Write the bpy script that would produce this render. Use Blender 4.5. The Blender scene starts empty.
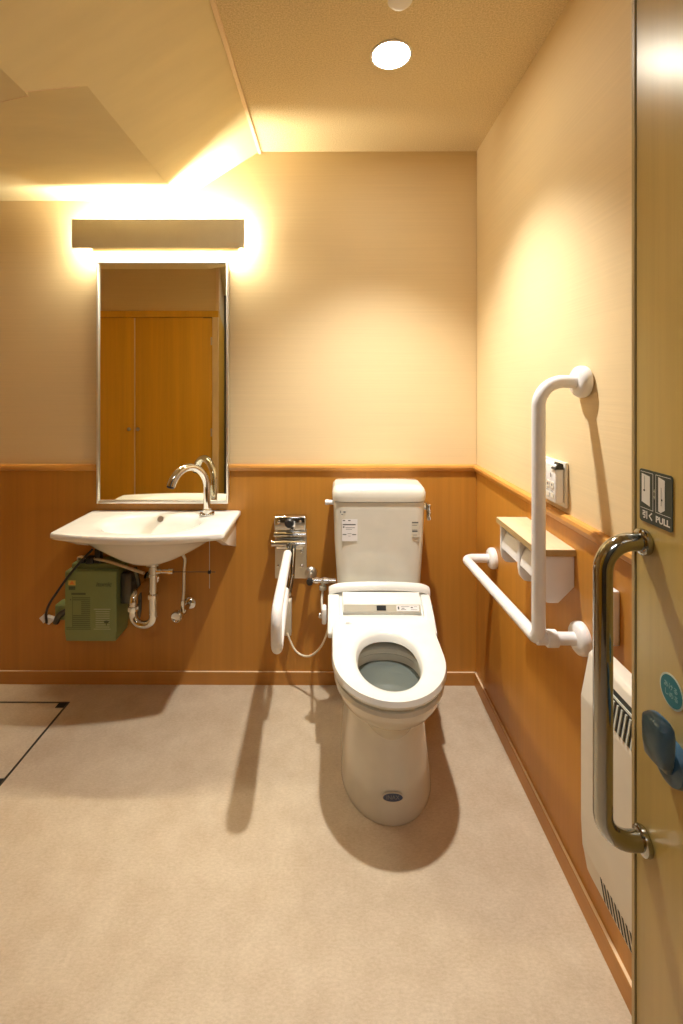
import bpy, bmesh, math, random
from mathutils import Vector, Matrix
random.seed(7)
PI = math.pi
S = bpy.context.scene
C = S.collection

# ------------------------------------------------------------------ camera, world, lights, exposure
D = 2.05          # back wall distance (y); camera stands at the origin, 1.342 m up
cam_d = bpy.data.cameras.new('camera'); cam = bpy.data.objects.new('camera', cam_d); C.objects.link(cam)
cam.location = (0, 0, 1.342); cam.rotation_euler = (PI/2, 0, math.radians(.3))
cam_d.sensor_fit = 'HORIZONTAL'; cam_d.sensor_width = 36; cam_d.lens = 455/683*36
cam_d.shift_x = 11.9/683; cam_d.shift_y = -126/683; cam_d.clip_start = 0.02
S.camera = cam
w = bpy.data.worlds.new('world'); S.world = w; w.use_nodes = True
w.node_tree.nodes['Background'].inputs[0].default_value = (1, .85, .6, 1)
w.node_tree.nodes['Background'].inputs[1].default_value = 0.02
S.view_settings.view_transform = 'Standard'; S.view_settings.look = 'None'
S.view_settings.gamma = 1; S.view_settings.use_curve_mapping = False
S.view_settings.exposure = 0.0
try:
    S.cycles.max_bounces = 10; S.cycles.diffuse_bounces = 6; S.cycles.glossy_bounces = 6
    S.cycles.sample_clamp_indirect = 6; S.cycles.caustics_reflective = False; S.cycles.caustics_refractive = False
except Exception: pass

def spot(name, loc, power, col, size, blend, rad):
    l = bpy.data.lights.new(name, 'SPOT'); l.energy = power; l.color = col
    l.spot_size = math.radians(size); l.spot_blend = blend; l.shadow_soft_size = rad
    o = bpy.data.objects.new(name, l); o.location = loc; C.objects.link(o); return o
LX, LY = .189, 1.454
spot('downlight_beam', (LX, LY, 2.372), 152, (1, .98, .935), 97, 1.0, .028)

# ------------------------------------------------------------------ materials
def mat(name, col, rough=.5, metal=0, **k):
    m = bpy.data.materials.new(name); m.use_nodes = True
    b = m.node_tree.nodes['Principled BSDF']
    b.inputs['Base Color'].default_value = (*col, 1); b.inputs['Roughness'].default_value = rough
    b.inputs['Metallic'].default_value = metal
    for kk, v in k.items(): b.inputs[kk.replace('_', ' ')].default_value = v
    return m
def nodes(m): return m.node_tree.nodes, m.node_tree.links, m.node_tree.nodes['Principled BSDF']
def coords(m, scale, rot=(0, 0, 0)):
    n, l, b = nodes(m)
    t = n.new('ShaderNodeTexCoord'); mp = n.new('ShaderNodeMapping'); mp.inputs['Scale'].default_value = scale
    mp.inputs['Rotation'].default_value = rot
    g = n.new('ShaderNodeNewGeometry'); l.new(g.outputs['Position'], mp.inputs[0]); n.remove(t)
    return mp.outputs[0]
def noise(m, vec, scale, detail=4, rough=.6):
    n, l, b = nodes(m); t = n.new('ShaderNodeTexNoise'); l.new(vec, t.inputs['Vector'])
    t.inputs['Scale'].default_value = scale; t.inputs['Detail'].default_value = detail; t.inputs['Roughness'].default_value = rough
    return t.outputs[0]
def ramp(m, fac, stops):
    n, l, b = nodes(m); r = n.new('ShaderNodeValToRGB'); l.new(fac, r.inputs[0])
    e = r.color_ramp.elements
    while len(e) < len(stops): e.new(.5)
    for i, (p, c) in enumerate(stops): e[i].position = p; e[i].color = (*c, 1)
    return r.outputs[0]
def bump(m, h, strength, dist):
    n, l, b = nodes(m); t = n.new('ShaderNodeBump'); t.inputs['Strength'].default_value = strength; t.inputs['Distance'].default_value = dist
    l.new(h, t.inputs['Height']); l.new(t.outputs[0], b.inputs['Normal'])
def mixc(m, fac, a, bb, mode='MIX'):
    n, l, b = nodes(m); t = n.new('ShaderNodeMix'); t.data_type = 'RGBA'; t.blend_type = mode
    if isinstance(fac, float): t.inputs[0].default_value = fac
    else: l.new(fac, t.inputs[0])
    l.new(a, t.inputs[6]); l.new(bb, t.inputs[7]); return t.outputs[2]
def tint(c, f): return tuple(x*f for x in c)

def paper(name, c, streak=(1.5, 1.5, 160), amt=.03, bs=.18):
    m = mat(name, c, .62); n, l, b = nodes(m)
    v = coords(m, streak); nz = noise(m, v, 1.0, 3)
    l.new(ramp(m, nz, [(.3, tint(c, 1-amt)), (.7, tint(c, 1+amt))]), b.inputs['Base Color'])
    bump(m, nz, bs, .002); return m
def wood(name, c, amt=.16, rough=.42, sc=(55, 55, 1.3)):
    m = mat(name, c, rough); n, l, b = nodes(m)
    v = coords(m, sc); nz = noise(m, v, 1.0, 5)
    v2 = coords(m, (9, 9, .5)); n2 = noise(m, v2, 1.0, 2)
    a = ramp(m, nz, [(.28, tint(c, 1-amt)), (.72, tint(c, 1+amt))])
    bb = ramp(m, n2, [(.3, (.82, .82, .82)), (.7, (1, 1, 1))])
    l.new(mixc(m, .7, a, bb, 'MULTIPLY'), b.inputs['Base Color']); return m
def speck(name, c, rough, amt=.03, **k):
    m = mat(name, c, rough, **k); n, l, b = nodes(m); v = coords(m, (1, 1, 1)); nz = noise(m, v, 12, 2)
    l.new(ramp(m, nz, [(.3, tint(c, 1-amt)), (.7, tint(c, 1+amt))]), b.inputs['Base Color']); return m
M = {}
WALLC = (.77, .605, .35)
M['wall'] = paper('cream_wallpaper', WALLC)
M['soffit'] = paper('smooth_soffit_paper', (.80, .68, .40), (3, 14, 3), .035, .10)
m = M['ceil'] = mat('textured_ceiling_paper', (.66, .50, .30), .8)
n, l, b = nodes(m); v = coords(m, (1, 1, 1)); nz = noise(m, v, 210, 2)
l.new(ramp(m, nz, [(.35, (.62, .49, .26)), (.65, (.82, .67, .40))]), b.inputs['Base Color']); bump(m, nz, .55, .004)
M['wood'] = wood('orange_wood_panel', (.52, .225, .030), .07)
M['rail'] = wood('chair_rail_wood', (.62, .29, .06), .08, .38, (1.3, 1.3, 60))
M['base'] = wood('baseboard_wood', (.50, .22, .04), .08, .45, (1.3, 1.3, 60))
M['lightline'] = mat('pale_edge_strip', (.85, .66, .42), .4)
M['door'] = wood('olive_wood_door', (.50, .36, .10), .08, .30)
M['dooredge'] = wood('door_edge_band', (.50, .37, .16), .06, .4)
M['cab'] = wood('cabinet_door_wood', (.80, .44, .035), .06, .4)
M['cabpale'] = mat('pale_cabinet_strip', (.85, .66, .38), .5)
M['corridor'] = speck('painted_corridor_darkness', (.10, .09, .07), .7)  # dark wall colour stands in for the unlit corridor mirrored in the steel
M['gap'] = mat('dark_gap', (.02, .015, .01), .8)
m = M['floor'] = mat('mottled_vinyl_floor', (.6, .47, .32), .42)
n, l, b = nodes(m); v = coords(m, (1, 1.0, 1)); a = noise(m, v, 9, 6, .7); v2 = coords(m, (22, 50, 1)); a2 = noise(m, v2, 4.0, 6, .8)
c1 = ramp(m, a, [(.35, (.55, .44, .31)), (.65, (.64, .535, .395))]); c2 = ramp(m, a2, [(.36, (.80, .77, .73)), (.62, (1, 1, 1))])
l.new(mixc(m, .85, c1, c2, 'MULTIPLY'), b.inputs['Base Color']); bump(m, a2, .08, .001)
M['ceramic'] = speck('ivory_ceramic', (.70, .67, .58), .07, Specular_IOR_Level=.5)
M['basin'] = speck('white_basin_ceramic', (.84, .81, .75), .08)
M['seat'] = speck('white_seat_plastic', (.77, .765, .72), .18)
M['white'] = speck('white_plastic', (.80, .78, .76), .3)
M['bar'] = speck('white_resin_bar', (.82, .80, .78), .28)
M['shade'] = speck('cream_plastic', (.62, .57, .46), .3)
M['panelgrey'] = speck('beige_control_strip', (.50, .46, .37), .3)
M['chrome'] = mat('chrome', (.72, .72, .70), .06, 1)
M['steel'] = mat('stainless_tube', (.40, .40, .37), .10, 1)
M['brushed'] = speck('brushed_steel_plate', (.62, .58, .50), .38, Metallic=1.0)
M['mirror'] = mat('mirror_silver', (.95, .94, .80), .0, 1)
M['frame'] = mat('mirror_frame_metal', (.85, .84, .80), .38, 1)
M['cover'] = speck('lamp_cover_paint', (.80, .74, .55), .5)
M['heater'] = speck('cream_heater_enamel', (.74, .69, .58), .35)
M['green'] = speck('grey_green_enamel', (.21, .26, .095), .45)
M['black'] = mat('black_plastic', (.015, .015, .015), .4)
M['darkgap'] = mat('dark_slot', (.02, .022, .02), .6)
M['print'] = mat('grey_print', (.12, .12, .12), .6)
M['greenprint'] = mat('dark_green_print', (.08, .11, .05), .6)
M['paleprint'] = mat('pale_print', (.45, .48, .33), .6)
M['label'] = speck('white_label', (.80, .77, .76), .5)
M['signbg'] = mat('sign_green_black', (.045, .06, .045), .35)
M['signwhite'] = mat('sign_white', (.78, .77, .70), .4)
M['blue'] = speck('slate_blue_plastic', (.05, .115, .175), .3)
M['teal'] = mat('teal_sticker', (.01, .17, .20), .4)
M['tealrim'] = mat('sticker_rim', (.55, .62, .50), .4)
M['tealtext'] = mat('sticker_text', (.22, .42, .42), .4)
M['orange'] = mat('warning_orange', (.75, .22, .05), .5)
M['yellow'] = mat('warning_yellow', (.70, .50, .10), .5)
M['bluebadge'] = mat('navy_badge', (.05, .07, .14), .3)
M['badgetext'] = mat('badge_text', (.20, .21, .22), .4)
M['paper'] = speck('toilet_paper', (.86, .84, .80), .9)
M['shelf'] = wood('pale_maple_shelf', (.72, .55, .34), .06, .45, (60, 2, 60))
M['shelfedge'] = wood('maple_edge', (.48, .33, .14), .06, .5, (60, 2, 60))
M['grille'] = mat('pale_vent_blade', (.55, .56, .48), .4)
M['cord'] = mat('ivory_cord', (.80, .72, .55), .5)
M['alu'] = mat('dark_aluminium', (.10, .10, .085), .4, .8)
def emis(name, col, s):
    m = mat(name, col, .5); n, l, b = nodes(m)
    b.inputs['Emission Color'].default_value = (*col, 1); b.inputs['Emission Strength'].default_value = s; return m
M['disc'] = emis('lit_downlight_diffuser', (1, .94, .78), 90)
M['tube'] = emis('lit_lamp_tube', (1, .92, .71), 330)
M['panel'] = emis('lit_panel_diffuser', (.90, .94, 1), 13)
m = M['water'] = mat('bowl_water', (.50, .56, .50), .02); b = m.node_tree.nodes['Principled BSDF']
b.inputs['Transmission Weight'].default_value = .75; b.inputs['IOR'].default_value = 1.33

# ------------------------------------------------------------------ builders
def finish(name, bm, m, parent=None, smooth=False, origin=None):
    bmesh.ops.recalc_face_normals(bm, faces=bm.faces)
    me = bpy.data.meshes.new(name)
    xs = [v.co for v in bm.verts]
    lo = Vector([min(c[i] for c in xs) for i in range(3)]); hi = Vector([max(c[i] for c in xs) for i in range(3)])
    c = Vector(origin) if origin else Vector(((lo.x+hi.x)/2, (lo.y+hi.y)/2, lo.z))
    bmesh.ops.translate(bm, verts=bm.verts, vec=-c)
    bm.to_mesh(me); bm.free()
    mats = m if isinstance(m, (list, tuple)) else [m]
    for mm in mats: me.materials.append(mm)
    if smooth:
        for p in me.polygons: p.use_smooth = True
        try: me.set_sharp_from_angle(angle=math.radians(38))
        except Exception: pass
    o = bpy.data.objects.new(name, me); C.objects.link(o)
    base = WLOC.get(parent.name, Vector()) if parent else Vector()
    o.location = c - base; WLOC[o.name] = c
    if parent: o.parent = parent
    return o
WLOC = {}
def thing(name, loc, label, cat, group=None):
    o = bpy.data.objects.new(name, None); C.objects.link(o); o.location = loc; o.empty_display_size = .05
    WLOC[o.name] = Vector(loc); o['label'] = label; o['category'] = cat
    if group: o['group'] = group
    return o
def tag(o, label, cat, group=None):
    o['label'] = label; o['category'] = cat
    if group: o['group'] = group
    return o
def struct(o): o['kind'] = 'structure'; return o
def lab(o, s): o['label'] = s; return o

def abox(bm, x0, x1, y0, y1, z0, z1, bev=0, seg=3):
    r = bmesh.ops.create_cube(bm, size=1)
    vs = r['verts']
    bmesh.ops.scale(bm, vec=(x1-x0, y1-y0, z1-z0), verts=vs)
    bmesh.ops.translate(bm, vec=((x0+x1)/2, (y0+y1)/2, (z0+z1)/2), verts=vs)
    if bev:
        es = list({e for v in vs for e in v.link_edges})
        bmesh.ops.bevel(bm, geom=es, offset=bev, segments=seg, profile=.5, affect='EDGES')
    return bm
def box(name, x0, x1, y0, y1, z0, z1, m, parent=None, bev=0, seg=3):
    return finish(name, abox(bmesh.new(), x0, x1, y0, y1, z0, z1, bev, seg), m, parent, smooth=bev > 0)
def boxes(name, L, m, parent=None, bev=0):
    bm = bmesh.new()
    for a in L: abox(bm, *a, bev=bev)
    return finish(name, bm, m, parent, smooth=bev > 0)
def aloft(bm, rings, cap0=True, cap1=True, closed=True, loop=False):
    R = [[bm.verts.new(p) for p in r] for r in rings]
    N = len(R[0]); rng = range(N if closed else N-1)
    K = len(R)
    for i in range(K if loop else K-1):
        A, B = R[i], R[(i+1) % K]
        for j in rng:
            k = (j+1) % N
            bm.faces.new((A[j], A[k], B[k], B[j]))
    if not loop:
        if cap0: bm.faces.new(R[0][::-1])
        if cap1: bm.faces.new(R[-1])
    return bm
def fillet(pts, rads, seg=10):
    pts = [Vector(p) for p in pts]; out = [pts[0]]
    for i in range(1, len(pts)-1):
        r = rads[i-1] if isinstance(rads, (list, tuple)) else rads
        p, a, b = pts[i], (pts[i-1]-pts[i]).normalized(), (pts[i+1]-pts[i]).normalized()
        ang = a.angle(b)
        if ang > PI-.02 or r <= 0: out.append(p); continue
        d = r/math.tan(ang/2); c = p + (a+b).normalized()*(r/math.sin(ang/2))
        s, e = p+a*d-c, p+b*d-c
        tot = s.angle(e)
        for k in range(seg+1):
            t = k/seg
            out.append(c + (s*math.sin((1-t)*tot)+e*math.sin(t*tot))/math.sin(tot))
    out.append(pts[-1]); return out
def smoothpath(pts, per=6):
    pts = [Vector(p) for p in pts]; P = [2*pts[0]-pts[1]]+pts+[2*pts[-1]-pts[-2]]; out = []
    for i in range(1, len(P)-2):
        for k in range(per):
            t = k/per; a, b, c, d = P[i-1], P[i], P[i+1], P[i+2]
            out.append(.5*((2*b)+(c-a)*t+(2*a-5*b+4*c-d)*t*t+(3*b-a-3*c+d)*t**3))
    out.append(pts[-1]); return out
def atube(bm, path, r, n=20):
    rr = r if isinstance(r, (list, tuple)) else [r]*len(path)
    rings = []; nrm = None
    for i, p in enumerate(path):
        t = (path[min(i+1, len(path)-1)]-path[max(i-1, 0)]).normalized()
        if nrm is None: nrm = t.orthogonal().normalized()
        nrm = (nrm - t*nrm.dot(t)).normalized(); bn = t.cross(nrm)
        rings.append([p+(nrm*math.cos(2*PI*k/n)+bn*math.sin(2*PI*k/n))*rr[i] for k in range(n)])
    return aloft(bm, rings)
def tube(name, path, r, m, parent=None, n=20):
    return finish(name, atube(bmesh.new(), [Vector(p) for p in path], r, n), m, parent, smooth=True)
def alathe(bm, prof, center, axis, n=40):
    """prof = (radius, height along axis) list"""
    ax = Vector(axis).normalized(); u = ax.orthogonal().normalized(); v = ax.cross(u); c = Vector(center)
    rings = [[c+ax*h+(u*math.cos(2*PI*k/n)+v*math.sin(2*PI*k/n))*max(r, .0002) for k in range(n)] for r, h in prof]
    return aloft(bm, rings)
def lathe(name, prof, center, axis, m, parent=None, n=40):
    return finish(name, alathe(bmesh.new(), prof, center, axis, n), m, parent, smooth=True)
def prism(name, prof, axis, a0, a1, m, parent=None, bev=0, seg=3):
    """profile polygon extruded along an axis: 'x' takes (y,z), 'y' takes (x,z), 'z' takes (x,y)"""
    f = {'x': lambda p, t: (t, p[0], p[1]), 'y': lambda p, t: (p[0], t, p[1]), 'z': lambda p, t: (p[0], p[1], t)}[axis]
    bm = bmesh.new(); aloft(bm, [[f(p, a0) for p in prof], [f(p, a1) for p in prof]])
    if bev: bmesh.ops.bevel(bm, geom=list(bm.edges), offset=bev, segments=seg, profile=.5, affect='EDGES')
    return finish(name, bm, m, parent, smooth=bev > 0)
# flat prints: frames on the back-wall-facing side and on the door face
def fr_back(x, y, z): return Matrix(((1, 0, 0, x), (0, 0, -1, y), (0, 1, 0, z), (0, 0, 0, 1)))
def fr_door(x, y, z): return Matrix(((0, 0, -1, x), (-1, 0, 0, y), (0, 1, 0, z), (0, 0, 0, 1)))
def flat(name, polys, F, m, parent, t=.0004, off=0.):
    bm = bmesh.new()
    for P in polys:
        aloft(bm, [[F @ Vector((a, b, off)) for a, b in P], [F @ Vector((a, b, off+t)) for a, b in P]])
    return finish(name, bm, m, parent)
def rc(x0, x1, y0, y1): return [(x0, y0), (x1, y0), (x1, y1), (x0, y1)]
def rrect(x0, x1, y0, y1, r, n=5):
    out = []
    for cx, cy, a in ((x1-r, y1-r, 0), (x0+r, y1-r, 90), (x0+r, y0+r, 180), (x1-r, y0+r, 270)):
        for k in range(n+1):
            t = math.radians(a+90*k/n); out.append((cx+r*math.cos(t), cy+r*math.sin(t)))
    return out
def ell(cx, cy, a, b, n=36): return [(cx+a*math.cos(2*PI*k/n), cy+b*math.sin(2*PI*k/n)) for k in range(n)]
def line(x0, y0, x1, y1, w):
    d = Vector((x1-x0, y1-y0)).normalized(); q = Vector((-d.y, d.x))*w/2
    return [(x0+q.x, y0+q.y), (x0-q.x, y0-q.y), (x1-q.x, y1-q.y), (x1+q.x, y1+q.y)]
def text(name, s, size, F, m, parent, off=.0006, shear=0., bold=.0):
    cu = bpy.data.curves.new(name, 'FONT'); cu.body = s; cu.size = size; cu.align_x = 'CENTER'; cu.align_y = 'CENTER'
    cu.extrude = .0002; cu.shear = shear; cu.offset = bold; cu.resolution_u = 3
    o = bpy.data.objects.new(name, cu); C.objects.link(o)
    dg = bpy.context.evaluated_depsgraph_get(); me = bpy.data.meshes.new_from_object(o.evaluated_get(dg))
    bpy.data.objects.remove(o)
    bm = bmesh.new(); bm.from_mesh(me); bmesh.ops.transform(bm, matrix=F @ Matrix.Translation((0, 0, off)), verts=bm.verts)
    return finish(name, bm, m, parent)

# ------------------------------------------------------------------ room shell
XR, XL, YB, H = .648, -2.35, -1.25, 2.4
RAIL = .989
struct(box('floor', XL-.1, XR+.1, YB-.1, D+.1, -.08, 0, M['floor']))
wb = struct(box('wall_back', XL-.1, XR+.1, D+.012, D+.12, 0, H+.05, M['wall']))
box('wainscot', XL, XR+.003, D, D+.012, 0, RAIL-.012, M['wood'], wb)
box('wallpaper', XL, XR+.003, D+.004, D+.012, RAIL-.012, H, M['wall'], wb)
wr = struct(box('wall_right', XR+.012, XR+.12, YB-.1, D+.012, 0, H+.05, M['wall']))
box('wainscot', XR, XR+.012, YB, D, 0, RAIL-.012, M['wood'], wr)
box('wallpaper', XR+.004, XR+.012, YB, D+.004, RAIL-.012, H, M['wall'], wr)
struct(box('wall_left', XL-.1, XL, YB-.1, D+.012, 0, H+.05, M['wall']))
def rail_prof(s): return [(s, RAIL-.030), (s-.006, RAIL-.030), (s-.014, RAIL-.024), (s-.018, RAIL-.012), (s-.016, RAIL-.003), (s-.010, RAIL), (s+.004, RAIL)]
struct(prism('trim_1', rail_prof(D), 'x', XL, XR, M['rail']))
struct(prism('trim_2', rail_prof(XR), 'y', YB, D, M['rail']))
for nm, ax, s, a0, a1 in (('baseboard_back', 'x', D, XL, XR), ('baseboard_right', 'y', XR, YB, D)):
    o = struct(prism(nm, [(s, 0), (s-.010, 0), (s-.010, .0565), (s-.0095, .057), (s, .057)], ax, a0, a1, M['base']))
    prism('pale_edge', [(s-.0085, .0568), (s-.0080, .0575), (s-.001, .0575), (s-.001, .0567)], ax, a0, a1, M['lightline'], o)
# ceiling: flat textured part on the right, smooth chamfered soffit on the left
XC = -.329
struct(box('ceiling', XC, XR+.02, YB, D+.02, H, H+.05, M['ceil']))
bm = bmesh.new()
V = lambda *p: bm.verts.new(p)
XS, HS, HN = -.684, 2.18, 2.108
a0, a3, a2 = V(XC, D+.02, H), V(XC, .2, H), V(XC, YB, H)
b0, b1 = V(XS, D+.02, HS), V(XS, 1.267, HS)
g0, g1, g2, g3 = V(-.80, 1.18, HN), V(-.80, 1.09, HN), V(-.50, .6, 2.294), V(-.345, .2, 2.39)
n1, n2, n3 = V(XL, 1.09, HN), V(XL, .6, 2.294), V(XL, .2, 2.39)
j0, j1, j2 = V(-.802, 1.197, HN), V(-.89, 1.222, HN), V(XL, 1.42, HN)
u0, u1, u2, u3 = V(-.80, 1.18, HS), V(-.802, 1.197, HS), V(-.89, 1.222, HS), V(XL, 1.42, HS)
l0, f2 = V(XL, D+.02, HS), V(XL, YB, H)
for fs in ((a0, a3, g3, g2, g1, g0, b1, b0), (g0, g1, n1, j2, j1, j0), (g1, g2, n2, n1), (g2, g3, n3, n2), (a3, a2, f2, n3, g3),
           (b0, b1, u0, u1, u2, u3, l0), (b1, g0, u0), (g0, j0, u1, u0), (j0, j1, u2, u1), (j1, j2, u3, u2)):
    bm.faces.new(fs)
so = struct(finish('ceiling_soffit', bm, M['soffit']))
bm = bmesh.new()
atube(bm, [Vector(p) for p in ((-.70, 1.255, HS-.010), (-.80, 1.18, HN), (-.802, 1.197, HN), (-.89, 1.222, HN), (-1.5, 1.310, HN))], .0014, 6)
finish('lit_edge_line', bm, M['lightline'], so)  # pale tube added to draw the bright, lit line along the soffit step
struct(box('trim_3', XC-.004, XC+.010, YB, D+.004, H-.010, H+.003, M['lightline']))
# opposite side of the room, seen in the mirror
YO = .07
wf = struct(box('wall_front', XL, -1.0, YO-.10, YO, 2.0, H, M['wall']))
bm = bmesh.new()
aloft(bm, [[(-.9955, YO-.0005, z), (-1.26, YB, z), (-1.36, YB, z), (-1.047, YO-.012, z), (-.9955, YO-.012, z)] for z in (2.0, H)])
struct(finish('wall_entrance', bm, M['wall']))
bm = bmesh.new()
aloft(bm, [[(-.9955, YO-.0005, z), (-1.26, YB, z), (-1.36, YB, z), (-1.047, YO-.012, z), (-.9955, YO-.012, z)] for z in (0, 2.0)])
ws = struct(finish('wall_entrance_side', bm, M['cab']))
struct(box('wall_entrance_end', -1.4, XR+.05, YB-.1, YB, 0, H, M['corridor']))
struct(box('trim_4', -1.012, -.988, YO+.001, YO+.020, 2.0, H-.01, M['lightline']))
cb = thing('storage_cabinet', (-1.6, YO-.05, 0), 'full-height orange wood cupboard reflected in the washbasin mirror', 'cabinet')
box('carcass', XL+.001, -1.16, YO-.10, YO-.012, .001, 1.995, M['cab'], cb)
box('header', XL+.001, -.996, YO-.011, YO+.018, 1.945, 1.999, M['cab'], cb)
box('post', -1.048, -.996, YO-.011, YO+.018, .001, 1.944, M['cabpale'], cb)
for x0, x1, kx, hx in ((XL+.005, -1.737, -1.772, None), (-1.725, -1.053, -1.695, -1.056)):
    d = box('door', x0, x1, YO-.011, YO+.010, .01, 1.938, M['cab'], cb, bev=.0015)
    lathe('knob', [(.006, 0), (.006, .012), (.015, .018), (.017, .024), (.012, .030), (.001, .031)], (kx, YO+.0105, .965), (0, 1, 0), M['brushed'], d, 20)
    if hx:
        for z in (1.70, .9, .2): box('hinge', hx-.006, hx+.006, YO+.0095, YO+.016, z, z+.07, M['brushed'], d)
box('meeting_strip', -1.7365, -1.7255, YO-.011, YO+.013, .01, 1.938, M['cabpale'], cb)

# ------------------------------------------------------------------ open door on the right, with its fittings
XD = .485
dr = struct(box('door_1', XD, XD+.036, -.10, .7275, .008, 2.05, M['door'], bev=.0008))
box('edge_band', XD-.0015, XD+.037, .7300, .7365, .008, 2.05, M['dooredge'], dr)
box('edge_groove', XD+.0015, XD+.034, .7270, .7305, .008, 2.05, M['gap'], dr)
struct(box('door_2', XD+.001, XR-.001, -.17, -.105, 0, 2.30, M['dooredge']))
# D-shaped steel pull
ph = thing('handle', (0, 0, 0), 'x', 'x') if False else None
XH, YH, HT, HB, RH = XD-.0660, .706, 1.101, .639, .0138
pull = tube('pull_handle', fillet([(XD, YH, HT), (XH, YH, HT), (XH, YH, HB), (XD, YH, HB)], .044, 14), RH, M['steel'], dr, 32)
for z in (HT, HB):
    lathe('flange', [(.016, 0), (.0195, 0), (.0205, .003), (.0195, .008), (.0155, .010)], (XD-.0005, YH, z), (-1, 0, 0), M['steel'], pull)
# pull sign
F = fr_door(XD-.0002, .7180, 1.1325)
sg = flat('pull_sign', [rrect(0, .069, 0, .081, .005)], F, M['signbg'], dr, .0012)
o1 = .0013
def outline(x0, x1, y0, y1, w): return [rc(x0, x1, y0, y0+w), rc(x0, x1, y1-w, y1), rc(x0, x0+w, y0, y1), rc(x1-w, x1, y0, y1)]
flat('border_lines', [rc(.003, .030, .0205, .0212), rc(.036, .066, .0205, .0212), rc(.003, .030, .0765, .0772), rc(.036, .066, .0765, .0772),
                      rc(.0297, .0303, .0205, .0772), rc(.0357, .0363, .0205, .0772)], F, M['signwhite'], sg, .0002, o1)
flat('door_pictogram', [[(.0055, .030), (.0235, .026), (.0235, .0715), (.0055, .0740)]], F, M['signwhite'], sg, .0003, o1)
flat('door_pictogram', [[(.0415, .024), (.046, .0225), (.0545, .028), (.0545, .0715), (.0415, .0745)]], F, M['signwhite'], sg, .0003, o1)
flat('pictogram_detail', [ell(.0115, .0485, .0018, .0018, 12), rc(.0118, .0122, .050, .071), rc(.0475, .0479, .033, .060), ell(.049, .042, .0012, .0016, 12),
                          ], F, M['signbg'], sg, .0002, o1+.0004)
flat('pictogram_arrow', [rc(.0325, .0332, .042, .052), [(.0310, .050), (.0348, .050), (.0329, .055)], [(.0310, .044), (.0348, .044), (.0329, .039)]], F, M['paleprint'], sg, .0002, o1)
text('lettering', '引く', .0125, F @ Matrix.Translation((.0190, .0105, 0)), M['signwhite'], sg, o1, bold=.0004)
text('lettering', 'PULL', .0130, F @ Matrix.Translation((.0500, .0105, 0)), M['signwhite'], sg, o1, bold=.0004)
# teal sticker
F = fr_door(XD-.0002, .6520, .9060)
st = flat('round_sticker', [ell(0, 0, .0230, .0240)], F, M['tealrim'], dr, .0005)
flat('sticker_face', [ell(0, 0, .0205, .0215)], F, M['teal'], st, .0003, .0005)
text('lettering', 'あける', .0092, F @ Matrix.Translation((-.0005, .0050, 0)), M['tealtext'], st, .0009, bold=.0001)
text('lettering', 'しめる', .0092, F @ Matrix.Translation((.0005, -.0060, 0)), M['tealtext'], st, .0009, bold=.0001)
# thumb-turn lock
LK = (XD, .644, .812)
lk = lathe('lock_rose', [(.027, -.001), (.030, 0), (.031, .006), (.029, .013), (.022, .016), (.001, .0165)], LK, (-1, 0, 0), M['blue'], dr)
rings = []
for z, xc, yc, hx, hy in ((.800, -.0165, .644, .003, .008), (.804, -.0175, .643, .005, .012), (.812, -.022, .641, .007, .015), (.818, -.027, .638, .010, .017), (.825, -.031, .635, .012, .0195), (.845, -.033, .633, .0135, .0215),
                          (.866, -.033, .633, .0135, .0225), (.876, -.033, .633, .0125, .0215), (.881, -.032, .633, .009, .017), (.883, -.032, .633, .004, .008)):
    rings.append([(XD+xc+hx*math.copysign(abs(math.cos(t))**.65, math.cos(t)), yc+hy*math.copysign(abs(math.sin(t))**.65, math.sin(t)), z) for t in [2*PI*k/28 for k in range(28)]])
finish('thumb_turn', aloft(bmesh.new(), rings), M['blue'], lk, smooth=True)

# ------------------------------------------------------------------ toilet
TX = .1875
def egg(z, yf, yb, w, L, e=3.2, n=64, cx=.1855, ef=2.0, zs=0):
    ym = yf+L; out = []
    for k in range(n):
        t = 2*PI*k/n; c, s = math.cos(t), math.sin(t)
        if s < 0: x = w*math.copysign(abs(c)**(2/ef), c); y = ym - L*abs(s)**(2/ef)
        else: x = w*math.copysign(abs(c)**(2/e), c); y = ym + (yb-ym)*abs(s)**(2/e)
        out.append((cx+x, y, z+zs*(y-yf)))
    return out
tl = thing('toilet', (TX, 1.65, 0), 'ivory ceramic toilet with cistern and open white seat against the back wall', 'toilet')
rings = [egg(0, 1.388, 1.97, .152, .20, 4), egg(.004, 1.386, 1.972, .1535, .20, 4), egg(.02, 1.388, 1.97, .1525, .20, 4), egg(.08, 1.392, 1.97, .147, .195, 4),
         egg(.16, 1.398, 1.97, .137, .185, 4), egg(.24, 1.401, 1.98, .128, .175, 4), egg(.285, 1.400, 1.99, .125, .175, 4), egg(.302, 1.385, 2.0, .130, .18, 4),
         egg(.318, 1.352, 2.02, .144, .19, 4), egg(.343, 1.322, 2.03, .161, .20, 4), egg(.372, 1.305, 2.035, .173, .205, 4), egg(.393, 1.298, 2.035, .179, .209, 4),
         egg(.403, 1.303, 2.030, .176, .206, 4), egg(.404, 1.345, 1.64, .118, .165, 2.6), egg(.399, 1.352, 1.632, .111, .16, 2.4), egg(.385, 1.354, 1.630, .109, .16, 2.4),
         egg(.377, 1.345, 1.640, .117, .16, 2.4), egg(.345, 1.350, 1.632, .113, .155, 2.4), egg(.29, 1.375, 1.60, .095, .13, 2.2), egg(.24, 1.41, 1.56, .07, .09, 2.2), egg(.21, 1.44, 1.53, .04, .05, 2)]
finish('bowl_and_pedestal', aloft(bmesh.new(), rings), M['ceramic'], tl, smooth=True)
finish('bowl_water', aloft(bmesh.new(), [egg(.356, 1.351, 1.631, .1125, .154, 2.4), egg(.359, 1.351, 1.631, .1125, .154, 2.4)]), M['water'], tl)
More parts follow.
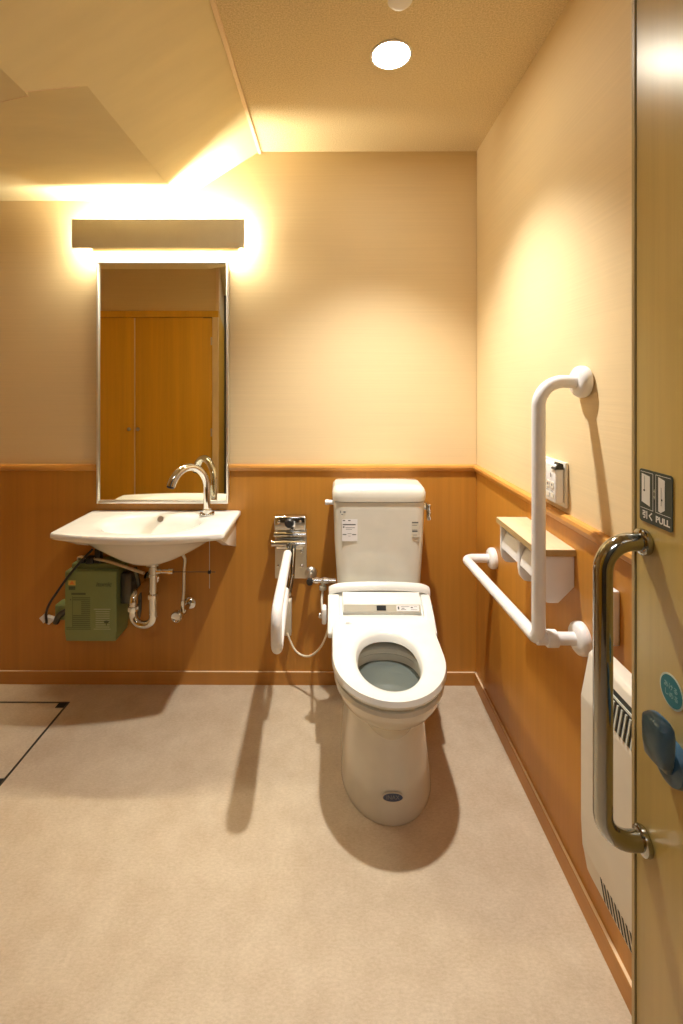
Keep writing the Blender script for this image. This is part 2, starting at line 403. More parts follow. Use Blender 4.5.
# seat ring
def seat_ring(z, o, i=None):
    return
SL = .055
rings = [egg(.417, 1.297, 1.738, .1830, .205, 9, zs=SL), egg(.416, 1.330, 1.70, .1500, .17, 6, zs=SL), egg(.418, 1.352, 1.618, .100, .135, 2.3, zs=SL), egg(.436, 1.346, 1.624, .1045, .139, 2.3, zs=SL),
         egg(.444, 1.338, 1.632, .111, .145, 2.3, zs=SL), egg(.4475, 1.322, 1.645, .124, .16, 2.6, zs=SL),
         egg(.4475, 1.306, 1.732, .173, .20, 8, zs=SL), egg(.443, 1.295, 1.738, .183, .207, 9, zs=SL), egg(.428, 1.291, 1.740, .1865, .209, 9, zs=SL)]
seat = finish('seat', aloft(bmesh.new(), rings, loop=True), M['seat'], tl, smooth=True)
for a in [(TX-.14, TX-.11, 1.50, 1.53, .404, .431), (TX+.11, TX+.14, 1.50, 1.53, .404, .431), (TX-.05, TX-.02, 1.315, 1.33, .404, .419), (TX+.02, TX+.05, 1.315, 1.33, .404, .419)]: box('bumper', *a, M['shade'], seat)
# washlet housing behind the seat
hp = [(1.842, .413), (1.842, .535), (1.835, .552), (1.822, .560), (1.810, .557), (1.801, .546), (1.800, .533), (1.812, .526), (1.785, .492), (1.742, .460), (1.742, .413)]
rings = []
for k in range(33):
    u = -1+2*k/32; dz = .010*u*u+.016*abs(u)**12; q = .010*abs(u)**14
    rings.append([(TX+.0015+.2015*u, y+(q if y < 1.83 else -q), z-(dz if z > .5 else 0)) for y, z in hp])
hs = finish('rear_housing', aloft(bmesh.new(), rings), M['seat'], tl, smooth=True)
for sx in (-1, 1):
    prism('side_cheek', [(1.81, .42), (1.81, .515), (1.790, .520), (1.742, .495), (1.715, .474), (1.66, .440), (1.66, .42)], 'x', min(TX+.0015+sx*.2045, TX+.0015+sx*.160), max(TX-.003+sx*.2000, TX+.0015+sx*.160), M['seat'], hs, bev=.005)
    box('hinge_slot', TX-.001+sx*.1995-.003, TX-.001+sx*.1995+.003, 1.752, 1.775, .480, .493, M['print'], hs)
cp = prism('control_panel', [(1.800, .470), (1.800, .528), (1.775, .514), (1.757, .500), (1.744, .476), (1.744, .465)], 'x', TX-.146, TX+.156, M['seat'], tl, bev=.002)
# angled strip face from (1.744,.476) to (1.757,.500)
fd = Vector((0, .013, .024)).normalized(); fn = Vector((0, -.024, .013)).normalized()
Fc = Matrix(((1, 0, 0, TX+.005), (0, fd.y, fn.y, 1.7437), (0, fd.z, fn.z, .4762), (0, 0, 0, 1)))
flat('beige_strip', [rrect(-.147, .147, .001, .0255, .003)], Fc, M['panelgrey'], cp, .0008, .0006)
flat('display', [rrect(-.021, .015, .005, .0225, .001)], Fc, M['black'], cp, .0008, .0014)
flat('button_label', [rrect(.055, .142, .0035, .0235, .002)], Fc, M['label'], cp, .0005, .0014)
flat('button_print', [rc(.060, .066, .009, .019), rc(.072, .105, .018, .0195), rc(.072, .092, .008, .0095), rc(.110, .118, .014, .018), rc(.122, .135, .018, .0192), rc(.075, .086, .012, .014), rc(.110, .135, .008, .009)], Fc, M['print'], cp, .0002, .0020)
flat('mark', [rc(-.012, .012, -.005, .005)], Matrix(((1, 0, 0, .060), (0, 1, 0, 1.676), (0, 0, 1, .4692), (0, 0, 0, 1))), M['label'], seat, .0006)
flat('mark_print', [rc(-.009, .009, .001, .003), rc(-.008, .004, -.003, -.0015)], Matrix(((1, 0, 0, .060), (0, 1, 0, 1.676), (0, 0, 1, .4698), (0, 0, 0, 1))), M['print'], seat, .0003)
# cistern
def rr(z, w, y0, y1, e=7, n=64, cx=TX+.006): 
    cy, d = (y0+y1)/2, (y1-y0)/2
    return [(cx+w*math.copysign(abs(math.cos(t))**(2/e), math.cos(t)), cy+d*math.copysign(abs(math.sin(t))**(2/e), math.sin(t)), z) for t in [2*PI*(k+.5)/n for k in range(n)]]
tk = finish('cistern', aloft(bmesh.new(), [rr(.414, .155, 1.87, 2.02), rr(.425, .163, 1.86, 2.03), rr(.50, .170, 1.852, 2.036), rr(.55, .174, 1.850, 2.038), rr(.70, .183, 1.846, 2.04), rr(.869, .189, 1.843, 2.042)]), M['ceramic'], tl, smooth=True)
finish('cistern_lid', aloft(bmesh.new(), [rr(.8695, .184, 1.846, 2.040), rr(.873, .191, 1.838, 2.044), rr(.890, .193, 1.836, 2.045), rr(.908, .192, 1.838, 2.044, 8), rr(.922, .187, 1.843, 2.042, 7), rr(.930, .180, 1.853, 2.034, 6), rr(.9335, .140, 1.885, 2.005, 4), rr(.9345, .06, 1.92, 1.97, 3)]), M['ceramic'], tk, smooth=True)
lv = lathe('flush_lever', [(.012, -.002), (.014, 0), (.014, .012), (.009, .016)], (TX+.190, 1.900, .840), (1, 0, 0), M['chrome'], tk)
box('lever_arm', TX+.203, TX+.220, 1.872, 1.925, .824, .856, M['chrome'], lv, bev=.004)
box('lever_tip', TX+.2035, TX+.2195, 1.8685, 1.892, .790, .826, M['chrome'], lv, bev=.003)
lathe('side_knob', [(.010, 0), (.009, .020), (.011, .022), (.011, .032), (.008, .036)], (TX-.180, 1.880, .862), (-1, 0, 0), M['white'], tk, 20)
F = fr_back(0, 1.8445, 0)
def TF(px, py): return ((px-332)/246.7, 1.342-(py-386)/246.7)   # cistern front plane, metres
x0, z1 = TF(342, 519.3); x1, z0 = TF(357.5, 541)
lb = flat('label_sticker', [rc(x0, x1, z0, z1)], F, M['label'], tk, .0008, .0006)
L = []
def bars(px0, px1, py, h): a, c = TF(px0, py), TF(px1, py); L.append(rc(a[0], c[0], a[1]-h/2, a[1]+h/2))
bars(342.8, 345.2, 520.4, .004); bars(348.2, 350.6, 520.4, .004); bars(342.8, 355.6, 524.5, .0045); bars(343, 344.4, 527, .006)
bars(345.5, 355, 527.6, .002); bars(346, 352, 529.2, .0015); bars(342.8, 346.4, 534.4, .0035); bars(352.2, 356.2, 534.4, .0035); bars(347.5, 351.5, 533.5, .0012); bars(348.5, 350.5, 536, .0012)
flat('label_print', L, F, M['print'], lb, .0002, .0014)
x0, z1 = TF(411.6, 521); x1, z0 = TF(418.5, 537)
lb = flat('label_sticker', [rc(x0, x1, z0, z1)], F, M['shade'], tk, .0008, .0006)
L = []; bars(411.8, 418.2, 522.4, .005); bars(412, 417, 525, .002); bars(412, 417, 529.6, .0015); bars(412, 417.4, 531, .006); bars(412.5, 417, 534.8, .002)
flat('label_print', L, F, M['print'], lb, .0002, .0014)
L = []; bars(340.2, 341, 511.8, .010); bars(341.4, 343, 514.4, .003); bars(343.4, 345.6, 512, .005)
flat('cistern_mark', L, F, M['print'], tk, .0006, .0006)
x0, z1 = TF(371, 566); 
# front badge on the pedestal
yb_, zb = 1.3985, .088
tb = Matrix.Translation((TX-.002, 1.3895, zb)) @ Matrix.Rotation(math.radians(84), 4, 'X')
bg = flat('badge', [ell(0, 0, .033, .0135)], tb, M['shade'], tl, .0022)
flat('badge_face', [ell(0, 0, .030, .0115)], tb, M['bluebadge'], bg, .0008, .0022)
text('lettering', 'INAX', .017, tb, M['badgetext'], bg, .0030)
# water spray knob on the left of the seat unit
kb = box('filter_box', -.039, -.0215, 1.745, 1.79, .425, .485, M['white'], tl, bev=.006)
lathe('filter_cap', [(.010, 0), (.011, .002), (.011, .010), (.008, .013)], (-.0390, 1.766, .452), (-1, 0, 0), M['chrome'], kb, 20)
# ivory lead from under the seat to the socket behind the fold-down rail
tube('lead', smoothpath([(-.012, 1.80, .415), (-.020, 1.84, .345), (-.045, 1.90, .255), (-.085, 1.94, .195), (-.125, 1.98, .168), (-.165, 2.0, .185), (-.199, 2.012, .250)]), .0042, M['cord'], tl, 10)
# wall stop valve and pipes of the toilet
sv = thing('stop_valve', (-.095, 2.0, .45), 'chrome stop valve and pipe on the wall left of the toilet cistern', 'valve')
lathe('escutcheon', [(.029, 0), (.029, .004), (.022, .013), (.011, .016), (.011, .075), (.0105, .078)], (-.096, D-.0005, .500), (0, -1, 0), M['brushed'], sv)
lathe('spindle', [(.012, 0), (.014, .003), (.014, .018), (.011, .020)], (-.096, 1.972, .498), (0, -1, 0), M['black'], sv)
lathe('valve_body', [(.009, -.01), (.009, .02), (.014, .021), (.014, .036), (.010, .037), (.010, .058), (.015, .059), (.015, .080), (.011, .081), (.011, .112)], (-.096, 1.984, .494), (1, 0, 0), M['chrome'], sv)
lathe('branch_tee', [(.010, .012), (.010, -.018), (.016, -.020), (.016, -.034), (.012, -.036)], (-.040, 1.984, .490), (0, 0, 1), M['shade'], sv)
tube('hose', smoothpath([(-.040, 1.984, .455), (-.044, 1.96, .42), (-.040, 1.90, .405), (-.034, 1.83, .43), (-.031, 1.79, .445)]), .005, M['shade'], sv, 10)

# ------------------------------------------------------------------ washbasin
BX0, BX1, BYF = -1.078, -.4105, 1.728
BZ = .782
BC = Vector((-.745, 1.885))
def outline_basin(ins=0., N=144):
    # plan: straight back and sides, bowed front, small corner radii
    pts = []
    x0, x1, yb2 = BX0+ins, BX1-ins, D-.002-ins*.2
    def seg(a, b2, n): 
        for k in range(n): t = k/n; pts.append((a[0]+(b2[0]-a[0])*t, a[1]+(b2[1]-a[1])*t))
    def front(t):
        x = x0+(x1-x0)*t
        return (x, (BYF+ins) - .050*(1-(2*t-1)**2)**.9)
    r = .014
    seg((x1-.004, yb2), (x0+.004, yb2), 40)
    seg((x0, yb2-.004), (x0, BYF+ins+r), 20)
    pts.append((x0+.001, BYF+ins+.004))
    for k in range(0, 48): t = .008+(1-.016)*k/47; pts.append(front(t))
    pts.append((x1-.001, BYF+ins+.004))
    seg((x1, BYF+ins+r), (x1, yb2-.004), 20)
    pts.append((x1, yb2-.004))
    return pts
def basin_ring(z, ins): return [(x, y, z) for x, y in outline_basin(ins)]
OUT = outline_basin(0)
def bowl_ring(z, ax, ayf, ayb, cx=BC.x, cy=BC.y, e=2.3):
    out = []
    for x, y in OUT:
        # direction of the outline point, normalised to the plan size so points spread evenly
        t = math.atan2((y-cy)/.19, (x-cx)/.34); c, s = math.cos(t), math.sin(t)
        a = ayb if s > 0 else ayf
        out.append((cx+ax*math.copysign(abs(c)**(2/e), c), cy+a*math.copysign(abs(s)**(2/e), s), z))
    return out
def mixr(A, B, t, z=None): return [(a[0]*(1-t)+b2[0]*t, a[1]*(1-t)+b2[1]*t, (a[2]*(1-t)+b2[2]*t) if z is None else z) for a, b2 in zip(A, B)]
rim_b = basin_ring(BZ-.024, .004)
ub = bowl_ring(BZ-.135, .10, .07, .07)
rings = [bowl_ring(BZ-.162, .022, .022, .022, cy=1.86), bowl_ring(BZ-.160, .045, .04, .04, cy=1.865), bowl_ring(BZ-.150, .085, .075, .07, cy=1.87), bowl_ring(BZ-.135, .13, .10, .09, cy=1.88),
         bowl_ring(BZ-.108, .185, .125, .115), bowl_ring(BZ-.078, .235, .150, .135), bowl_ring(BZ-.050, .280, .172, .150), mixr(bowl_ring(BZ-.030, .30, .185, .155), rim_b, .55, BZ-.034),
         mixr(bowl_ring(BZ-.030, .31, .188, .155), rim_b, .93, BZ-.027), rim_b, basin_ring(BZ-.018, 0), basin_ring(BZ-.006, 0), basin_ring(BZ-.001, .003), basin_ring(BZ, .008)]
top = basin_ring(BZ, .018)
bo = bowl_ring(BZ, .205, .155, .100)
rings += [top, mixr(top, bo, .75, BZ-.001), mixr(top, bo, .95, BZ-.004), bowl_ring(BZ-.012, .194, .145, .092), bowl_ring(BZ-.035, .180, .132, .082), bowl_ring(BZ-.065, .158, .118, .070), bowl_ring(BZ-.095, .125, .092, .055),
          bowl_ring(BZ-.115, .085, .06, .04, cy=1.878), bowl_ring(BZ-.124, .04, .03, .025, cy=1.87), bowl_ring(BZ-.126, .018, .018, .018, cy=1.865)]
ba = finish('washbasin', aloft(bmesh.new(), rings), M['basin'], None, smooth=True)
tag(ba, 'white ceramic wall-hung washbasin under the mirror', 'basin')
bz = Matrix.Translation((-.702, 1.9445, .742))
OV = (-.745, 1.9735, .764)
lathe('overflow_hole', [(.0105, -.004), (.0105, .0012), (.001, .0012)], OV, (0, -1, .35), M['gap'], ba, 24)
lathe('overflow_ring', [(.0100, -.004), (.0130, -.004), (.0130, .0020), (.0100, .0020)], OV, (0, -1, .35), M['brushed'], ba, 24)
lathe('drain_plug', [(.024, 0), (.024, .003), (.018, .005), (.001, .006)], (BC.x, 1.866, BZ-.1255), (0, 0, 1), M['chrome'], ba, 28)
for bx in (-.457, -1.062):
    prism('wall_bracket', [(2.048, .758), (1.75, .758), (1.756, .748), (1.90, .676), (2.048, .618)], 'x', bx, bx+.026, M['basin'], ba, bev=.003)
# faucet
FXY = Vector((-.543, 1.975))
ft = thing('faucet', (FXY.x, FXY.y, BZ), 'chrome swan-neck faucet on the right of the washbasin', 'faucet')
bm = abox(bmesh.new(), -.031, .031, -.024, .024, 0, .008, .002)
bmesh.ops.transform(bm, matrix=Matrix.Translation((FXY.x, FXY.y, BZ)) @ Matrix.Rotation(math.radians(12), 4, 'Z'), verts=bm.verts)
finish('base_plate', bm, M['chrome'], ft, smooth=True)
dirv = Vector((-.115, -.115)).normalized()
path = [Vector((FXY.x, FXY.y, BZ+.007)), Vector((FXY.x, FXY.y, .84)), Vector((FXY.x, FXY.y, .893))]
for k in range(1, 25):
    t = math.radians(160)*k/24; d = .085*(1-math.cos(t))
    path.append(Vector((FXY.x+dirv.x*d, FXY.y+dirv.y*d, .895+.105*math.sin(t))))
nn = len(path)
sp = tube('spout', path, [.0155 if i < 2 else .0145+.0035*max(0, (i-6)/(nn-7)) for i in range(nn)], M['chrome'], ft, 28)
e, d = path[-1], (path[-1]-path[-2]).normalized()
lathe('nozzle', [(.0155, -.002), (.0155, .006), (.012, .008), (.001, .007)], e, d, M['black'], ft, 24)
lathe('collar', [(.020, 0), (.021, .003), (.020, .018), (.0155, .022)], (FXY.x, FXY.y, BZ+.007), (0, 0, 1), M['chrome'], ft, 28)
# waste trap
tr = thing('waste_trap', (-.745, 1.9, .36), 'chrome U-bend waste pipe hanging below the washbasin', 'pipe')
PX = BC.x+.012
tube('down_pipe', [(PX, 1.862, .618), (PX, 1.862, .480)], .0150, M['chrome'], tr)
lathe('drain_flange', [(.030, .022), (.030, .008), (.024, .002), (.0165, 0), (.0165, -.03), (.019, -.031), (.019, -.040), (.016, -.041)], (PX, 1.862, .602), (0, 0, 1), M['chrome'], tr)
tube('u_bend', fillet([(PX, 1.862, .485), (PX, 1.862, .360), (PX-.088, 1.875, .360), (PX-.088, 1.875, .440)], .040, 14), .0160, M['chrome'], tr, 24)
tube('wall_pipe', fillet([(PX-.088, 1.875, .430), (PX-.088, 1.875, .478), (PX-.080, 2.049, .478)], .030, 10), .0145, M['chrome'], tr, 24)
for p in ((PX, 1.862, .472), (PX-.088, 1.875, .415)):
    lathe('union_nut', [(.016, 0), (.021, .001), (.022, .010), (.021, .019), (.016, .020)], p, (0, 0, 1), M['chrome'], tr, 8)
lathe('wall_flange', [(.034, 0), (.034, .004), (.022, .012), (.016, .013)], (PX-.080, D-.001, .478), (0, -1, 0), M['chrome'], tr)
lathe('lever_stub', [(.010, 0), (.010, .02), (.008, .021), (.008, .05), (.011, .051), (.011, .070), (.004, .072)], (PX+.012, 1.862, .582), (1, 0, 0), M['chrome'], tr, 20)
rod = tube('lift_rod', [(PX+.08, 1.862, .580), (-.478, 1.862, .580)], .0018, M['alu'], tr, 8)
tube('pull_rod', [(-.502, 1.862, .752), (-.502, 1.862, .513)], .0016, M['brushed'], tr, 8)
box('rod_clip', -.508, -.496, 1.856, 1.868, .574, .586, M['black'], tr, bev=.001)
wv = thing('angle_valve', (-.64, 2.0, .34), 'small chrome angle valve with braided hose under the washbasin', 'valve')
lathe('escutcheon', [(.027, 0), (.027, .004), (.018, .012), (.010, .014), (.010, .085)], (-.641, D-.0005, .364), (0, -1, 0), M['chrome'], wv)
lathe('handle', [(.014, 0), (.022, .002), (.025, .008), (.025, .020), (.022, .026), (.019, .022), (.014, .020), (.001, .021)], (-.657, 1.950, .362), (-.15, -1, -.1), M['chrome'], wv)
tube('valve_elbow', smoothpath([(-.640, 1.972, .372), (-.650, 1.96, .362), (-.653, 1.945, .356)]), .0115, M['chrome'], wv)
tube('riser', [(-.645, 1.963, .368), (-.645, 1.963, .415)], .009, M['chrome'], wv)
tube('hose', smoothpath([(-.645, 1.963, .41), (-.636, 1.95, .47), (-.628, 1.93, .56), (-.620, 1.915, .612), (-.632, 1.905, .640), (-.660, 1.90, .665)]), .0065, M['brushed'], wv, 12)

# ------------------------------------------------------------------ under-sink water heater
hx0, hx1, hyf, hyb = -1.137, -.916, 1.930, 2.046
wh = thing('water_heater', (-1.026, 1.99, .256), 'grey-green box water heater mounted on the wall below the washbasin', 'water heater')
prism('case', [(hx0, .300), (hx0+.004, .256), (hx1-.004, .256), (hx1, .300), (hx1, .553), (hx0, .553)], 'y', hyf, hyb, M['green'], wh, bev=.004)
box('top_cover', hx0+.012, hx1-.006, hyf+.03, hyb, .552, .575, M['green'], wh, bev=.004)
box('side_valve_block', hx1+.001, hx1+.050, 1.96, 2.03, .40, .53, M['alu'], wh, bev=.006)
tube('side_pipe', smoothpath([(hx1+.03, 1.99, .41), (hx1+.045, 1.97, .34), (hx1+.085, 1.95, .35), (hx1+.09, 1.95, .46), (hx1+.08, 1.93, .57)]), .008, M['alu'], wh, 12)
tube('supply_pipe', smoothpath([(hx0+.03, 1.99, .574), (hx0+.03, 1.985, .592), (hx0+.08, 1.97, .597), (-.95, 1.94, .590), (-.82, 1.89, .575), (-.775, 1.872, .570)]), .0065, M['brushed'], wh, 12)
boxes('fittings', [(-1.060, -1.028, 1.95, 1.98, .576, .606), (-1.025, -1.0, 1.955, 1.985, .576, .640), (-1.085, -1.066, 1.95, 1.98, .578, .592)], M['black'], wh, bev=.004)
tube('power_cable', smoothpath([(-1.03, 1.955, .64), (-1.060, 1.935, .605), (-1.110, 1.922, .545), (-1.165, 1.925, .470), (-1.215, 1.95, .405), (-1.254, 1.99, .345), (-1.268, 2.015, .29)]), .0052, M['black'], wh, 12)
box('drain_valve', -1.215, -1.150, 1.985, 2.045, .315, .385, M['green'], wh, bev=.008)
tube('drain_elbow', smoothpath([(-1.150, 1.99, .36), (-1.185, 1.975, .345), (-1.205, 1.98, .310)]), .013, M['alu'], wh, 16)
F = fr_back(0, hyf-.0002, 0)
def HF(px, py): return ((px-332)/235.8, 1.342-(py-386)/235.8)
def hrc(a, c, d, e2): p, q = HF(a, e2), HF(c, d); return rc(p[0], q[0], p[1], q[1])
text('lettering', 'itomic', .026, F @ Matrix.Translation((*HF(103, 585), 0)), M['greenprint'], wh, .0006, shear=.25, bold=.0008)
ws_ = flat('warning_label', [hrc(67.5, 74.8, 581, 585.8)], F, M['yellow'], wh, .0006)
p = HF(71.2, 583.2); flat('warning_triangle', [[(p[0]-.011, p[1]-.008), (p[0]+.011, p[1]-.008), (p[0], p[1]+.009)]], F, M['orange'], ws_, .0004, .0007)
flat('warning_print', [hrc(68, 74.5, 587, 590.5)], F, M['greenprint'], wh, .0005)
L = [hrc(70.5, 85, 593.5, 595.5)] + [hrc(80.5 if i > 1 and i < 9 else 72, 89.5, 598+i*2.0, 598.9+i*2.0) for i in range(15)]
L += [hrc(65.5, 90, 628+i*1.6, 628.6+i*1.6) for i in range(2)] + [hrc(71.6, 72, 597, 628), hrc(69.4, 70.4, 599.6, 601)]
flat('instruction_print', L, F, M['greenprint'], wh, .0003)
L = [hrc(93, 110, 609.5, 610.1), hrc(93, 110, 629.5, 630)] + [hrc(95, 109, 612+i*2.2, 612.5+i*2.2) for i in range(8)]
flat('spec_print', L, F, M['paleprint'], wh, .0003)
p = HF(105.8, 622.5); flat('spec_symbol', [ell(p[0], p[1], .011, .006, 16), rc(p[0]-.002, p[0]+.002, p[1]-.015, p[1])], F, M['greenprint'], wh, .0005, .0002)
so_ = thing('wall_socket', (-1.27, 2.046, .27), 'small white diamond-shaped plug cover on the wall left of the green heater', 'socket')
bm = bmesh.new(); cx, cz = -1.276, .300
aloft(bm, [[(cx-.034, D-.001, cz+.003), (cx-.014, D-.001, cz-.020), (cx-.012, D-.001, cz+.022)], [(cx-.034, D-.022, cz+.003), (cx-.014, D-.022, cz-.020), (cx-.012, D-.022, cz+.022)]])
aloft(bm, [[(cx-.006, D-.001, cz-.018), (cx+.010, D-.001, cz-.026), (cx+.038, D-.001, cz-.002), (cx-.004, D-.001, cz+.010)], [(cx-.006, D-.022, cz-.018), (cx+.010, D-.022, cz-.026), (cx+.038, D-.022, cz-.002), (cx-.004, D-.022, cz+.010)]])
finish('plug_cover', bm, M['white'], so_)

# ------------------------------------------------------------------ mirror and lamp above it
mr = thing('wall_mirror', (-.761, 2.05, .815), 'tall framed mirror above the washbasin', 'mirror')
mx0, mx1, mz0, mz1 = -1.051, -.462, .818, 1.896
box('mirror_glass', mx0+.006, mx1-.006, 2.032, 2.036, mz0+.006, mz1-.006, M['mirror'], mr)
box('backing', mx0+.008, mx1-.008, 2.0365, 2.0465, mz0+.008, mz1-.008, M['gap'], mr)
fw = .009
for nm, a in (('side_frame', (mx0, mx0+fw, 2.022, 2.046, mz0, mz1)), ('side_frame', (mx1-fw, mx1, 2.022, 2.046, mz0, mz1)), ('top_frame', (mx0+fw, mx1-fw, 2.022, 2.046, mz1-.007, mz1)), ('bottom_frame', (mx0+fw, mx1-fw, 2.022, 2.046, mz0, mz0+fw+.004))):
    box(nm, *a, M['frame'], mr, bev=.0015)
ml = thing('mirror_lamp', (-.752, 2.0, 1.94), 'long flat-fronted lamp glowing on the wall above the mirror', 'lamp')
lx0, lx1, lz0, lz1 = -1.126, -.379, 1.940, 2.063
fp = box('front_cover', lx0, lx1, 1.962, 1.970, lz0, lz1, M['cover'], ml, bev=.001)
flat('cover_mark', [rc(-.455, -.402, 1.951, 1.952), rc(-.455, -.402, 1.958, 1.959)], fr_back(0, 1.962, 0), M['cabpale'], fp, .0004)
box('back_plate', lx0+.04, lx1-.04, 2.036, 2.052, 1.965, 2.040, M['white'], ml, bev=.002)
for a in [(lx0+.06, lx0+.07, 1.970, 2.037, 1.97, 1.985), (lx1-.07, lx1-.06, 1.970, 2.037, 1.97, 1.985)]: box('mounting_arm', *a, M['white'], ml)
tube('lamp_tube', [(lx0+.025, 2.003, 2.002), (lx1-.025, 2.003, 2.002)], .011, M['tube'], ml, 16)

# ------------------------------------------------------------------ ceiling fittings
dl = thing('downlight', (LX, LY, H-.01), 'round lit downlight in the textured ceiling above the toilet', 'light')
lathe('rim', [(.064, .012), (.0665, .004), (.066, .0), (.060, -.0005), (.059, .010)], (LX, LY, H-.0035), (0, 0, 1), M['white'], dl, 48)
lathe('diffuser', [(.0585, .006), (.0585, .003), (.001, .0025)], (LX, LY, H-.0035), (0, 0, 1), M['disc'], dl, 48)
dl = thing('ceiling_panel_light', (-.15, -.70, H-.02), 'square cool white ceiling panel light in the entrance passage', 'light')
box('housing', -.42, .12, -.97, -.43, H-.018, H-.0005, M['white'], dl, bev=.002)
box('diffuser', -.40, .10, -.95, -.45, H-.022, H-.0182, M['panel'], dl)
tag(lathe('ceiling_sensor', [(.034, 0), (.034, -.004), (.028, -.010), (.018, -.014), (.001, -.015)], (.186, 1.245, H-.0005), (0, 0, 1), M['white'], None, 32), 'small white round sensor on the ceiling near the top edge', 'sensor')

# ------------------------------------------------------------------ fold-down support rail left of the toilet
sr = thing('fold_down_rail', (-.185, 2.0, .478), 'fold-down support rail with white grip and chrome wall bracket left of the toilet', 'grab rail')
box('wall_plate', -.256, -.114, 2.041, 2.049, .478, .700, M['brushed'], sr, bev=.0015)
hd = box('hinge_head', -.256, -.114, 2.004, 2.049, .701, .767, M['chrome'], sr, bev=.008)
lathe('lock_knob', [(.018, -.002), (.021, 0), (.020, .010), (.014, .016), (.001, .017)], (-.188, 2.004, .739), (0, -1, 0), M['black'], hd)
for x in (-.235, -.140): lathe('bolt', [(.006, -.001), (.007, .002), (.005, .005), (.001, .006)], (x, 2.004, .744), (0, -1, 0), M['chrome'], hd, 12)
tube('hinge_barrel', [(-.254, 1.998, .690), (-.114, 1.998, .690)], .0125, M['chrome'], sr)
tube('hinge_barrel', [(-.262, 1.980, .656), (-.116, 1.980, .656)], .0145, M['chrome'], sr)
box('hinge_leaf', -.245, -.125, 1.984, 2.041, .628, .668, M['chrome'], sr, bev=.004)
for x, z in ((-.240, .535), (-.136, .535), (-.136, .600)):
    lathe('bolt', [(.007, -.001), (.008, .002), (.005, .006), (.001, .007)], (x, 2.041, z), (0, -1, 0), M['chrome'], sr, 6)
pth = fillet([(-.186, 1.985, .652), (-.183, 1.86, .650), (-.171, 1.400, .646), (-.171, 1.400, .507), (-.181, 1.72, .560), (-.186, 1.975, .628)], [0, .048, .048, .10], 12)
tube('arm_tube', pth, .0125, M['steel'], sr, 24)
tube('brace_tube', [(-.166, 1.98, .640), (-.163, 1.86, .560), (-.166, 1.74, .545)], .010, M['steel'], sr, 16)
pg = fillet([(-.183, 1.872, .6500), (-.171, 1.400, .646), (-.171, 1.400, .507), (-.181, 1.735, .5605)], [.048, .048], 14)
tube('white_grip', pg, .0172, M['bar'], sr, 28)
tag(box('outlet_box', -.212, -.180, 2.012, 2.049, .235, .390, M['shade'], bev=.004), 'narrow beige outlet box low on the wall behind the fold-down rail', 'outlet')

# ------------------------------------------------------------------ L-shaped grab bar on the right wall
XB, YV, YE, ZT, ZL, ZE = .530, 1.170, 1.815, 1.353, .690, .656
gb = thing('grab_bar', (XR, 1.5, .6), 'white L-shaped grab bar on the right wall beside the toilet', 'grab rail')
RB = .0168
tube('upright_bar', fillet([(XR-.004, YV, ZT), (XB, YV, ZT), (XB, YV, ZL), (XB, YE, ZE), (XR-.004, YE, ZE)], [.062, .028, .035], 14), RB, M['bar'], gb, 32)
tube('lower_stub', [(XB-.004, YV+.003, ZL+.003), (XR-.004, YV+.003, ZL+.003)], .0158, M['bar'], gb, 28)
lathe('joint_collar', [(.020, 0), (.0215, .002), (.0215, .026), (.019, .028)], (XB+.020, YV+.003, ZL+.003), (1, 0, 0), M['bar'], gb)
for y, z in ((YV, ZT), (YE, ZE), (YV+.003, ZL+.003)):
    lathe('wall_flange', [(.040, 0), (.041, .003), (.041, .012), (.0385, .019), (.033, .024), (.018, .0255)], (XR-.0005, y, z), (-1, 0, 0), M['bar'], gb)

# ------------------------------------------------------------------ paper holder with shelf
y0, y1 = 1.212, 1.515
phd = thing('paper_holder', (XR, 1.36, .76), 'double toilet paper holder with a pale wood shelf on the right wall', 'paper holder')
sh = box('shelf', .547, XR-.001, y0, y1, .890, .907, M['shelf'], phd, bev=.0006)
box('shelf_edge', .5455, XR-.001, y0-.0012, y0, .8895, .9065, M['shelfedge'], phd)
box('shelf_edge', .5458, .5470, y0-.001, y1, .8895, .9065, M['shelfedge'], phd)
def plate_prof(xf): return [(XR-.001, .889), (xf, .889), (xf, .800), (xf+.004, .778), (xf+.014, .765), (xf+.028, .762), (.604, .762), (XR-.001, .805)]
for ya, yb3, xf in ((y0+.006, y0+.014, .553), (1.353, 1.369, .556), (y1-.016, y1-.006, .556)):
    prism('end_plate', plate_prof(xf), 'y', ya, yb3, M['white'], phd, bev=.0012)
box('back_plate', XR-.010, XR-.0012, y0+.014, y1-.016, .808, .888, M['white'], phd)
for ya, yb3 in ((y0+.018, 1.350), (1.372, y1-.019)):
    cv = prism('paper_flap', [(.630, .884), (.604, .883), (.572, .862), (.560, .835), (.557, .812), (.561, .811), (.5645, .834), (.576, .858), (.606, .877), (.630, .878)], 'y', ya, yb3, M['white'], phd)
    tag(lathe('toilet_roll', [(.015, 0), (.032, 0), (.034, .002), (.034, yb3-ya-.006), (.032, yb3-ya-.004), (.015, yb3-ya-.004)], (.6025, ya+.002, .830), (0, 1, 0), M['paper'], None, 40),
        'white toilet roll in the %s bay of the paper holder under the wood shelf' % ('near' if ya < 1.3 else 'far'), 'toilet roll')

